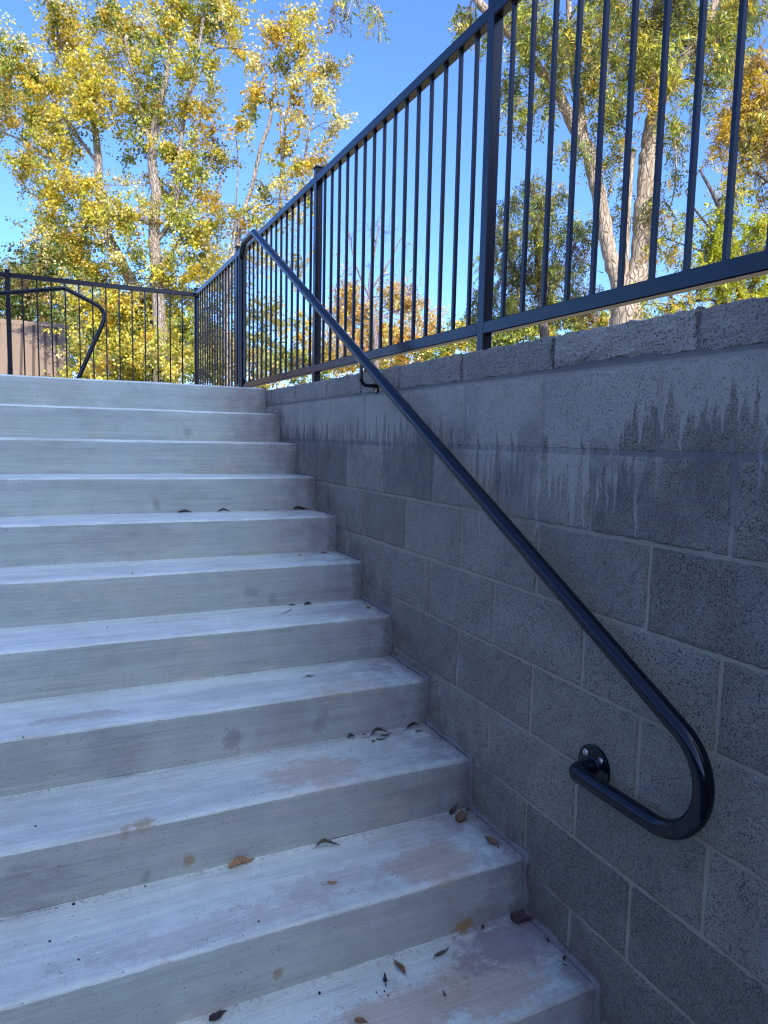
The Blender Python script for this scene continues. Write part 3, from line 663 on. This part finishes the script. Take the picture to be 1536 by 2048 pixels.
def tree(name, label, depth, limbs, blobs, pal, nleaf, leafL, leafW, bark, seed, style='maple', twigs=1., spread=.34, sub_r=.17, dj=.8, group=None, kindcat='tree', bare=0):
    """limbs: lists of (px, py, radius, depth offset) seen from the steps; blobs: (px, py, radius px, weight, depth offset)"""
    rg = np.random.default_rng(seed)
    Ls = []; tb = MB(); kpx = depth/FPX
    for li, l in enumerate(limbs):
        P = [at(q[0], q[1], depth+(q[3] if len(q) > 3 else 0)) for q in l]; r = [q[2]*(.8 if depth in (16., 14.5) else .93 if depth == 13. else 1) for q in l]
        if li == 0:                                            # the trunk runs on down to the ground
            p0 = P[0]; P = [np.array([p0[0], p0[1], -.15]), np.array([p0[0], p0[1], p0[2]*.4])]+P; r = [r[0]*1.45, r[0]*1.1]+r
        P, r = resample(P, r, 5); P[1:-1] += rg.normal(0, .012, P[1:-1].shape)*np.clip(r[1:-1, None]*8, .2, 1.2)
        tb.tube(P, r, 12 if r.max() > .1 else 8); Ls.append((P, r))
    root = empty(name, Ls[0][0][0]); off = tuple(-Ls[0][0][0]); tag(root, label, kindcat, group)
    allP = np.concatenate([p for p, _ in Ls]); allr = np.concatenate([r for _, r in Ls])
    wsum = sum(b_[3]*(b_[2]*kpx)**2 for b_ in blobs); C = []; Dv = []; Cc = []; names = list(pal.keys()); pw = np.array([pal[k] for k in names]); pw = pw/pw.sum()
    for b_ in blobs:
        px, py, rp, w = b_[:4]; dd = b_[4] if len(b_) > 4 else rg.normal(0, dj)
        bc = at(px, py, depth+dd); Rb = rp*kpx*(.84 if name == 'birch_tree' else .98 if depth == 16. else 1.); bias = b_[5] if len(b_) > 5 else None
        below = allP[:, 2] < bc[2]+.1; dist = np.linalg.norm(allP-bc, axis=1)+np.where(below | (style == 'pinnate'), 0, 2.)
        j = int(np.argmin(dist)); st = allP[j]; r0 = min(allr[j]*.6, .012+.012*Rb*2)
        dvec = bc-st; Pb = bez(st, bc, np.array([0, 0, .12])*np.linalg.norm(dvec)+rg.normal(0, .05, 3), 8, rg)
        tb.tube(Pb, np.linspace(max(r0, .006), .006, 8), 6)
        nl = int(nleaf*w*(Rb**2)/wsum); per = 38 if style == 'maple' else 13
        ns = max(3, int(nl/per/3)); 
        for s_ in range(ns):
            d = rg.normal(size=3); d /= np.linalg.norm(d); q = bc+d*Rb*rg.random()**.42*np.array([1, 1, 1.])*(1 if dj < 2 else 1)
            a = Pb[rg.integers(3, 8)]; Pt = bez(a, q, rg.normal(0, .06, 3)+np.array([0, 0, .05]), 6, rg)
            tb.tube(Pt, np.linspace(.005, .0025, 6)*twigs, 4, cap=False)
            main = (bias if bias and rg.random() < .75 else names[rg.choice(len(names), p=pw)])
            tone = rg.uniform(.72, 1.25)
            for z_ in range(3):                                   # three sprays on each twig
                if style == 'bare': 
                    e = q+rg.normal(0, sub_r*2.2, 3)+np.array([0, 0, .25]); tb.tube(bez(q, e, rg.normal(0, .05, 3), 4, rg), np.linspace(.003, .0015, 4)*twigs, 3, cap=False); continue
                e = q+rg.normal(0, sub_r, 3); m = per
                if style in ('maple',):
                    t = rg.random((m, 1)); P = q+(e-q)*t*1.6+rg.normal(0, sub_r*.36, (m, 3)); D = rg.normal(size=(m, 3))+np.array([0, 0, -.55])
                else:                                            # hanging leaflets on both sides of a rachis
                    ax = (e-q)/np.linalg.norm(e-q)+np.array([0, 0, -.7]); ax /= np.linalg.norm(ax)
                    sd_ = np.cross(ax, rg.normal(size=3)); sd_ /= np.linalg.norm(sd_); t = np.linspace(.05, 1, m)[:, None]; Lr = leafL*3.0
                    P = q+ax*t*Lr+np.array([0, 0, -1])*t*t*Lr*.35; sg = np.where(np.arange(m) % 2, 1, -1)[:, None]
                    D = sd_*sg+ax*.55+np.array([0, 0, -.35])+rg.normal(0, .15, (m, 3)); P = P+D/np.linalg.norm(D, axis=1)[:, None]*leafL*.45
                k2 = np.where(rg.random(m) < .8, names.index(main) if main in names else -1, rg.choice(len(names), p=pw, size=m))
                base = np.array([PAL[main] if v < 0 else PAL[names[v]] for v in k2])
                C.append(P); Dv.append(D); Cc.append(base*tone*rg.uniform(.7, 1.3, (m, 1))*rg.uniform(.92, 1.08, (m, 3)))
    tr = tb.build("trunk", bark, root, smooth=True); tr.location = off
    if C:
        C = np.concatenate(C); Dv = np.concatenate(Dv); Cc = np.clip(np.concatenate(Cc), .01, .8); n = len(C)
        Nn = rg.normal(size=(n, 3))+np.array([0, 0, .9])
        sz = rg.uniform(.65, 1.2, n); cr = leaves(C, Dv, Nn, leafL*sz, leafW*sz, Cc, "crown", LEAF, root); cr.location = off
    return root
TREES = True
if TREES:
    # big yellow maple behind the rear fence
    tree("maple_tree", "tallest yellow maple at the left, two thick pale trunks rising behind the rear fence", 16.,
     [[(322, 700, .21), (318, 620, .19), (312, 520, .17), (308, 450, .15), (312, 380, .14), (303, 300, .12), (318, 220, .10), (338, 120, .08), (345, 20, .06), (350, -120, .04)],
      [(285, 600, .15), (262, 560, .16), (240, 520, .15), (216, 465, .13), (201, 385, .12), (197, 320, .11), (190, 260, .09), (170, 190, .07), (130, 120, .05), (110, 40, .03)],
      [(316, 480, .07), (345, 430, .065), (358, 360, .06), (362, 280, .06), (375, 200, .055), (395, 110, .05), (410, 10, .04), (420, -90, .03)],
      [(303, 300, .06), (280, 210, .06), (262, 130, .055), (245, 60, .05), (225, -30, .04)],
      [(197, 330, .05), (150, 265, .05), (100, 190, .04), (40, 110, .03), (5, 80, .02)],
      [(240, 520, .05), (180, 420, .045), (130, 340, .04), (60, 290, .03), (0, 262, .02)],
      [(375, 200, .03), (420, 110, .03), (450, 95, .025), (500, 100, .015)],
      [(312, 540, .05), (360, 480, .05), (385, 400, .04), (420, 330, .03)]],
     [(110, 20, 45, 1.), (95, -60, 60, .8), (135, 85, 42, 1.6, .3, 'gold'), (175, 150, 45, 1.5, -.4, 'yellow'), (215, 120, 30, .7), (30, 130, 55, 1.3), (20, 220, 70, 1.2), (100, 175, 50, 1.2, .2, 'yellow'),
      (95, 245, 55, 1.1), (160, 220, 45, 1.3), (210, 190, 45, 1.3, -.5, 'yellow'), (200, 60, 22, .5), (228, 30, 40, 1.1), (250, 95, 45, 1.1), (285, 60, 40, 1.0), (300, 150, 40, 1.1), (330, 70, 45, 1.2), (345, 0, 50, 1.2), (370, 130, 38, 1.0),
      (400, 40, 48, 1.2), (440, 10, 50, 1.2), (470, 50, 30, .8), (430, 130, 25, .6), (480, 90, 30, .9, 0, 'gold'), (425, 170, 25, .7), (380, 210, 40, 1.1), (330, 235, 45, 1.2), (275, 230, 45, 1.1), (290, 300, 40, 1.0, .4, 'green'),
      (345, 300, 45, 1.1), (400, 270, 30, .8, 0, 'gold'), (425, 320, 36, 1., .5, 'olive'), (390, 350, 40, 1.1, 0, 'lime'), (60, 300, 40, 1.0), (75, 345, 35, 1.1), (130, 310, 38, 1.), (150, 380, 50, 1.4, -.4, 'yellow'), (95, 400, 35, 1.1), (100, 450, 40, 1.),
      (205, 410, 30, 1.), (215, 440, 35, 1.2, -.6, 'yellow'), (170, 460, 50, 1.1), (250, 370, 30, .7), (270, 440, 45, 1.2), (130, 500, 50, 1.1), (190, 540, 55, 1.2), (260, 500, 40, .8), (250, 590, 50, 1.1), (340, 380, 45, 1.1),
      (370, 440, 45, 1.2, 0, 'lime'), (420, 410, 40, 1., 0, 'gold'), (350, 520, 50, 1.0), (400, 490, 50, 1.2), (430, 560, 50, 1.2, 0, 'yellow'), (360, 600, 55, 1.1), (300, 640, 60, 1.), (210, 650, 60, 1.2), (400, 660, 60, 1.2), (160, 600, 45, 1.1), (260, 700, 60, 1.2), (340, 720, 60, 1.2), (180, 720, 50, 1.2)],
     {'yellow': 5, 'lime': 3.6, 'gold': 1.5, 'pale': 1.3, 'green': 2.0, 'orange': .15}, 106000, .074, .054, BARK2, 21)
    # slender pale tree
    tree("birch_tree", "slender whitish tree with wispy golden top, between the tall maple and the side fence", 14.5,
     [[(455, 560, .075), (470, 505, .07), (482, 440, .062), (505, 370, .055), (520, 300, .05), (538, 250, .045), (545, 200, .035), (552, 160, .03), (540, 130, .02)],
      [(560, 420, .045), (565, 330, .04), (572, 240, .035), (585, 180, .03), (600, 100, .025), (610, 30, .015)],
      [(563, 380, .03), (562, 250, .03), (555, 190, .025), (548, 150, .015)],
      [(600, 400, .03), (612, 300, .03), (625, 240, .025), (640, 180, .02), (650, 130, .012)],
      [(620, 262, .015), (650, 245, .012), (690, 240, .008), (718, 244, .005)],
      [(458, 540, .03), (470, 430, .02), (476, 330, .018), (470, 260, .01)]],
     [(585, 60, 24, 1.), (610, 45, 28, 1., 0, 'pale'), (560, 70, 28, 1.2, 0, 'gold'), (540, 60, 18, .8, 0, 'pale'), (575, 85, 30, 1.4, 0, 'yellow'), (620, 100, 26, 1., 0, 'pale'), (530, 130, 32, 1.1, 0, 'pale'), (575, 130, 30, .8, .3, 'green'), (605, 140, 24, .7),
      (595, 175, 26, 1., 0, 'gold'), (655, 165, 24, .9, 0, 'gold'), (655, 140, 14, .6), (640, 200, 20, .7, 0, 'pale'), (600, 225, 26, .6), (492, 200, 22, .9, 0, 'olive'), (520, 190, 14, .7), (663, 260, 16, .6, 0, 'pale'), (485, 250, 12, .3),
      (565, 290, 28, .7, 0, 'gold'), (600, 330, 40, .9), (560, 350, 40, 1.), (530, 390, 34, .8), (640, 320, 30, 1., 0, 'gold'), (575, 420, 40, .9), (520, 440, 40, 1.), (470, 440, 34, .9, 0, 'gold'), (610, 400, 30, .8), (480, 520, 45, 1.), (540, 500, 40, .7), (500, 620, 50, .55), (560, 640, 45, .5), (600, 540, 34, .4), (540, 720, 45, .8), (470, 700, 45, .9)],
     {'yellow': 3, 'pale': 3, 'gold': 2, 'lime': 2, 'green': 1}, 12000, .078, .056, BARK2, 22)
    tree("oak_tree", "rounded olive green tree at the far left, above the brown roof", 27.,
     [[(40, 700, .25), (50, 620, .2), (70, 540, .14), (95, 480, .08)]],
     [(95, 480, 42, 1.2, 0, 'green'), (70, 530, 50, 1.1), (20, 550, 45, 1.), (50, 600, 60, 1.), (110, 560, 60, 1.), (0, 610, 50, 1.), (120, 640, 60, 1.), (60, 680, 60, .9), (150, 700, 55, 1.), (-60, 600, 60, 1.)],
     {'olive': 4, 'green': 3, 'dkgreen': 1.5, 'rust': .9, 'gold': .5}, 26000, .12, .09, BARK3, 23, sub_r=.26)
    tree("shrub", "dense yellow shrub filling the gap below the maple, behind the middle of the rear fence", 19.,
     [[(330, 800, .06), (335, 740, .04), (330, 690, .03)]],
     [(230, 720, 60, 1.), (300, 740, 60, 1.), (370, 720, 60, 1.), (430, 730, 55, 1.), (200, 660, 50, .9), (340, 670, 60, .9), (280, 660, 50, .7)],
     {'yellow': 3, 'lime': 4, 'gold': 1.5, 'green': 2, 'pale': 1}, 24000, .10, .07, BARK3, 24, kindcat='shrub')
    tree("shrub", "thinner yellow green shrub seen through the side fence pickets left of the handrail", 21.,
     [[(500, 800, .06), (505, 740, .04), (510, 680, .03)]],
     [(450, 700, 50, .9), (510, 740, 50, 1.), (560, 730, 45, 1.), (600, 735, 40, .8), (640, 730, 40, .9), (520, 660, 50, .6), (600, 650, 40, .4)],
     {'lime': 3, 'yellow': 2, 'green': 2, 'gold': 1, 'rust': .5}, 9000, .11, .075, BARK3, 25, kindcat='shrub')
    tree("bare_tree", "nearly leafless grey twigged tree behind the side fence, over the orange tree", 24.,
     [[(752, 700, .09), (745, 620, .07), (740, 560, .05), (750, 500, .035), (760, 440, .02)], [(742, 600, .04), (715, 540, .03), (700, 480, .02), (690, 430, .012)], [(742, 580, .04), (775, 530, .03), (800, 480, .02), (820, 450, .012)], [(748, 650, .04), (700, 640, .03), (670, 590, .02)]],
     [(700, 470, 34, 1.), (740, 460, 36, 1.), (780, 470, 36, 1.), (820, 490, 30, .8), (690, 540, 34, .8), (740, 540, 36, .8), (800, 550, 34, .7), (840, 590, 26, .6)],
     {'rust': 1}, 1500, .05, .02, mat_bark("purple_grey_twig", (.16, .12, .12), (.36, .30, .29), 2), 26, style='bare', twigs=1.7, sub_r=.2)
    tree("maple_tree", "orange autumn tree behind the side fence, under the bare twigs", 30.,
     [[(735, 760, .2), (740, 700, .14), (745, 640, .08)]],
     [(695, 590, 30, 1.1), (675, 640, 34, 1.), (725, 640, 40, 1.1), (790, 600, 34, 1.1), (830, 620, 30, 1.), (850, 650, 26, .9), (760, 680, 45, 1.), (700, 700, 45, 1.), (820, 690, 45, .9), (650, 700, 40, .9)],
     {'orange': 3, 'gold': 2.4, 'rust': 1, 'pale': 2.}, 22000, .12, .085, BARK3, 27, sub_r=.3)
    # big feathery tree on the right
    tree("pecan_tree", "big forked tree with a thick pale trunk and drooping olive leaves behind the right fence", 13.,
     [[(1254, 640, .32), (1255, 612, .30), (1278, 545, .215), (1284, 480, .20), (1288, 425, .19), (1294, 350, .185), (1300, 300, .18), (1308, 240, .17), (1328, 185, .13), (1360, 130, .11), (1395, 75, .09), (1425, 20, .08), (1450, -60, .06)],
      [(1248, 625, .20), (1238, 575, .16), (1222, 520, .145), (1210, 460, .14), (1200, 400, .145), (1188, 340, .15), (1176, 300, .15), (1150, 255, .12), (1120, 195, .105), (1085, 145, .09), (1045, 95, .085), (1000, 50, .08), (960, 5, .085), (920, -60, .07), (840, -130, .045), (740, -150, .03)],
      [(1176, 305, .10), (1160, 220, .095), (1148, 140, .08), (1140, 60, .06), (1136, -40, .05)],
      [(1310, 250, .12), (1316, 180, .10), (1318, 100, .09), (1314, 20, .07), (1310, -60, .05)],
      [(1252, 600, .05), (1254, 500, .055), (1258, 400, .06), (1262, 330, .07), (1266, 300, .06)],
      [(1330, 180, .03), (1375, 160, .035), (1420, 170, .03), (1470, 178, .02)],
      [(1318, 215, .03), (1345, 260, .03), (1352, 330, .02), (1345, 400, .012), (1325, 450, .008)],
      [(740, -150, .025), (715, -60, .015), (705, 0, .01), (690, 50, .006)], [(740, -150, .02), (745, -60, .012), (750, 10, .008)]],
     [(935, 30, 30, 1.), (930, 60, 18, .6), (985, 60, 30, .6), (1040, 30, 45, .9), (1040, 110, 30, .7), (1030, 170, 32, 1.), (1035, 225, 26, 1.), (1075, 215, 26, .8), (1090, 60, 45, 1.), (1120, 120, 40, .8), (1090, 170, 30, .6), (1165, 60, 45, 1.), (1180, 150, 42, .9),
      (1210, 100, 45, 1.), (1215, 210, 42, 1.), (1240, 280, 30, .8), (1225, 20, 50, 1.), (1290, 50, 50, 1.2, 0, 'olive'), (1270, 130, 45, 1.2), (1320, 110, 45, 1.2, -.6, 'lime'), (1330, 160, 30, 1., -.6, 'yellow'), (1300, 180, 26, .7, -.7, 'gold'), (1350, 30, 50, 1.1, 0, 'olive'), (1400, 60, 50, 1.1), (1450, 40, 50, 1.),
      (1430, 130, 45, .8), (1480, 110, 45, .8), (1400, 200, 30, .6), (1345, 240, 26, .7), (1370, 250, 22, .5), (1345, 300, 24, .8), (1330, 380, 24, .6), (1355, 350, 20, .5), (1160, 290, 26, .6), (1210, 330, 26, .5), (1245, 430, 26, .5), (1235, 370, 20, .5), (1190, 440, 22, .5), (1300, 430, 22, .5, -.3, 'lime'), (1480, 0, 60, 1.),
      (705, -15, 20, .5), (693, 22, 14, .4), (738, 5, 16, .5), (757, 30, 10, .4), (672, 5, 10, .4), (1210, -60, 60, 1.), (1350, -70, 70, 1.), (1050, -50, 60, 1.)],
     {'olive': 4, 'green': 3., 'lime': 2.4, 'yellow': 1.2, 'gold': .7, 'brown': .6}, 43000, .105, .032, BARK, 28, style='pinnate', sub_r=.16, dj=.7)
    tree("hickory_tree", "mid sized dark green tree behind the fence, left of the thick forked trunk", 19.,
     [[(1090, 700, .14), (1085, 620, .11), (1075, 520, .08), (1070, 430, .05)], [(1085, 600, .05), (1030, 540, .04), (1000, 480, .03)], [(1085, 600, .05), (1130, 540, .04), (1160, 460, .03)]],
     [(1060, 375, 32, 1.), (1020, 410, 28, .9), (1090, 400, 30, 1., 0, 'olive'), (1130, 380, 22, .6), (1010, 470, 36, 1.), (1070, 460, 42, 1.1), (1130, 460, 34, .8), (980, 520, 30, .8), (1030, 540, 42, 1.1), (1095, 540, 45, 1.1, 0, 'olive'), (1155, 520, 34, .8), (1180, 460, 24, .6, 0, 'lime'), (970, 590, 32, .9), (1020, 610, 40, 1.), (1090, 610, 45, 1.1), (1150, 590, 34, .8), (950, 640, 26, .8), (1190, 590, 26, .5, 0, 'maroon'), (1160, 480, 26, .6, 0, 'maroon'), (1175, 620, 28, .7, 0, 'maroon')],
     {'green': 3, 'olive': 4, 'dkgreen': 2.4, 'lime': .9, 'gold': .4, 'maroon': .3}, 23000, .12, .036, BARK3, 29, style='pinnate', sub_r=.2)
    tree("walnut_tree", "bright yellow green tree at the right edge with feathery leaf fans just above the wall", 9.5,
     [[(1500, 740, .09), (1490, 640, .075), (1470, 520, .05), (1440, 420, .03), (1400, 340, .015)], [(1480, 560, .03), (1430, 470, .02), (1390, 420, .015), (1370, 380, .01)], [(1490, 620, .03), (1420, 600, .02), (1350, 610, .012)], [(1490, 600, .03), (1540, 480, .03), (1560, 380, .02)], [(1470, 520, .02), (1400, 500, .015), (1340, 480, .01)]],
     [(1460, 385, 26, 1.1, 0, 'yellow'), (1450, 430, 30, 1.1, 0, 'bright'), (1425, 480, 34, 1.1, 0, 'bright'), (1460, 500, 36, 1.1, 0, 'bright'), (1410, 540, 34, 1.2, 0, 'bright'), (1450, 560, 34, 1.1, 0, 'bright'), (1510, 450, 36, 1.1, 0, 'bright'), (1520, 520, 36, 1.2, 0, 'bright'), (1500, 590, 40, 1., 0, 'bright'),
      (1330, 470, 24, .5, 0, 'gold'), (1350, 500, 24, .6, 0, 'gold'), (1310, 500, 20, .6, 0, 'gold'), (1300, 560, 20, .5, 0, 'brown'), (1350, 440, 24, .35, 0, 'rust'), (1320, 425, 20, .3, 0, 'rust'), (1380, 440, 26, .4), (1380, 520, 26, .5), (1290, 610, 20, .7, 0, 'lime'), (1340, 620, 26, .7, 0, 'yellow'), (1390, 600, 26, .7, 0, 'yellow'), (1330, 590, 20, .5, 0, 'gold'), (1440, 610, 30, .8, 0, 'bright'), (1530, 600, 34, 1., 0, 'bright'), (1560, 440, 40, .8), (1390, 650, 26, .5, 0, 'yellow')],
     {'bright': 5, 'yellow': 1.6, 'green': 1.2, 'gold': 1, 'brown': .6}, 14000, .072, .024, BARK3, 30, style='pinnate', sub_r=.10, dj=.35)
    tree("walnut_tree", "rusty orange leaved tree hanging in from the top right corner of the fence", 11.5,
     [[(1640, 700, .16), (1630, 500, .13), (1610, 380, .09), (1570, 310, .05), (1520, 270, .03), (1470, 250, .015)], [(1620, 420, .05), (1560, 380, .03), (1500, 345, .02), (1440, 380, .01)], [(1610, 380, .05), (1580, 230, .04), (1540, 150, .03), (1510, 110, .015)]],
     [(1500, 160, 34, .9, 0, 'gold'), (1530, 200, 34, 1., 0, 'gold'), (1470, 210, 30, .9, 0, 'gold'), (1460, 250, 28, .8, 0, 'gold'), (1500, 260, 34, .9, 0, 'olive'), (1450, 290, 24, .6, 0, 'gold'), (1530, 290, 34, .9, 0, 'rust'), (1490, 320, 28, .5, 0, 'olive'), (1465, 350, 20, .5, 0, 'yellow'), (1530, 370, 30, .5), (1520, 120, 28, .6, 0, 'rust'), (1560, 240, 50, 1.)],
     {'rust': .8, 'gold': 2.4, 'brown': .6, 'yellow': 1.8, 'olive': 3}, 11000, .09, .028, BARK3, 31, style='pinnate', sub_r=.13, dj=.5)
    # low far trees over the wall
    tree("distant_tree", "low yellow green treetop just above the wall, left of the fence post", 45.,
     [[(900, 760, .3), (900, 720, .2)]], [(880, 690, 30, 1.), (920, 680, 32, 1.), (850, 720, 34, 1.), (960, 700, 34, 1.), (940, 660, 22, .9), (800, 720, 34, .9), (750, 730, 30, .9)],
     {'lime': 3, 'olive': 2, 'gold': 1.5, 'green': 1}, 7000, .24, .18, BARK3, 32, sub_r=.5)
    tree("distant_tree", "low yellow green treetop above the wall, between the fence post and the forked trunk", 40.,
     [[(1130, 740, .3), (1130, 700, .2)]], [(1040, 660, 30, 1.), (1090, 650, 34, 1.), (1150, 645, 28, 1.), (1190, 655, 24, 1.), (1000, 680, 30, 1.), (1210, 640, 16, .8, 0, 'orange'), (1340, 660, 30, .8), (1300, 665, 20, .8)],
     {'lime': 3, 'olive': 2, 'yellow': 1.5, 'green': 1}, 7000, .22, .16, BARK3, 33, sub_r=.45)

# ------------------------------------------------------------------ brown roofed shed beyond the fence
def mat_roof():
    m = NT("brown_metal_roof"); P = m.pos
    n = m.noise(m.scale(P, (14, 3, 3)), 1, 4, .6); c = m.mulc((.19, .135, .09), m.math('ADD', .85, m.math('MULTIPLY', n, .3)))
    m.bump(n, .004, .4); return m.done(c, .55)
RF = mat_roof(); sh = empty("shed", (-4, 20, 0)); tag(sh, "brown standing seam roof of a low shed behind the rear fence", "shed")
xr0, xr1, yrg, zr, pit = -9., -.72, 19.3, 2.62, .72    # ridge runs along x
off = (4, -20, 0); run = 2.6
b = MB()
V = [(xr0, yrg, zr), (xr1-.05, yrg, zr), (xr1+.02, yrg-run, zr-run*pit), (xr0, yrg-run, zr-run*pit), (xr0, yrg, zr-.08), (xr1-.05, yrg, zr-.08), (xr1+.02, yrg-run, zr-run*pit-.08), (xr0, yrg-run, zr-run*pit-.08)]
b.add(V, [(0, 3, 2, 1), (4, 5, 6, 7), (0, 1, 5, 4), (1, 2, 6, 5), (2, 3, 7, 6), (3, 0, 4, 7)])
V2 = [(x, 2*yrg-y, z) for x, y, z in V]; b.add(V2, [(0, 1, 2, 3), (4, 7, 6, 5), (1, 5, 6, 2), (2, 6, 7, 3), (3, 7, 4, 0)])
roof = b.build("roof", RF, sh); roof.location = off
s = MB(); nr = math.hypot(1, pit)
x = xr1-.32
while x > xr0:
    for (x_, w, h) in ((x, .016, .034),):
        a0_ = np.array([x_, yrg, zr]); a1_ = np.array([x_, yrg-run, zr-run*pit]); nn = np.array([0, -pit, 1])/nr*h
        w = .028; V = [a0_+[-w, 0, 0], a0_+[w, 0, 0], a1_+[w, 0, 0], a1_+[-w, 0, 0]]; V = V+[v+nn for v in V]
        s.add(V, [(4, 7, 6, 5), (0, 4, 5, 1), (1, 5, 6, 2), (2, 6, 7, 3), (3, 7, 4, 0)])
    x -= .262
s.build("seam", mat_plain('shaded_seam', (.055, .038, .028), .8), roof)  # seam colour darkened in place of the shade beside each rib
rc = MB(); rc.add([(xr0, yrg-.14, zr-.14*pit+.045), (xr1, yrg-.14, zr-.14*pit+.045), (xr1, yrg, zr+.05), (xr0, yrg, zr+.05), (xr0, yrg+.14, zr-.14*pit+.045), (xr1, yrg+.14, zr-.14*pit+.045),
   (xr0, yrg-.14, zr-.14*pit+.01), (xr1, yrg-.14, zr-.14*pit+.01)], [(0, 1, 2, 3), (3, 2, 5, 4), (6, 7, 1, 0)]); rc.build("ridge_cap", RF, roof)
w = MB(); w.box(xr0+.2, yrg-run+.3, -.1, xr1-.15, yrg+run-.3, zr-run*pit+.1); w.build("wall", mat_plain("shed_siding", (.42, .34, .27)), sh).location = off
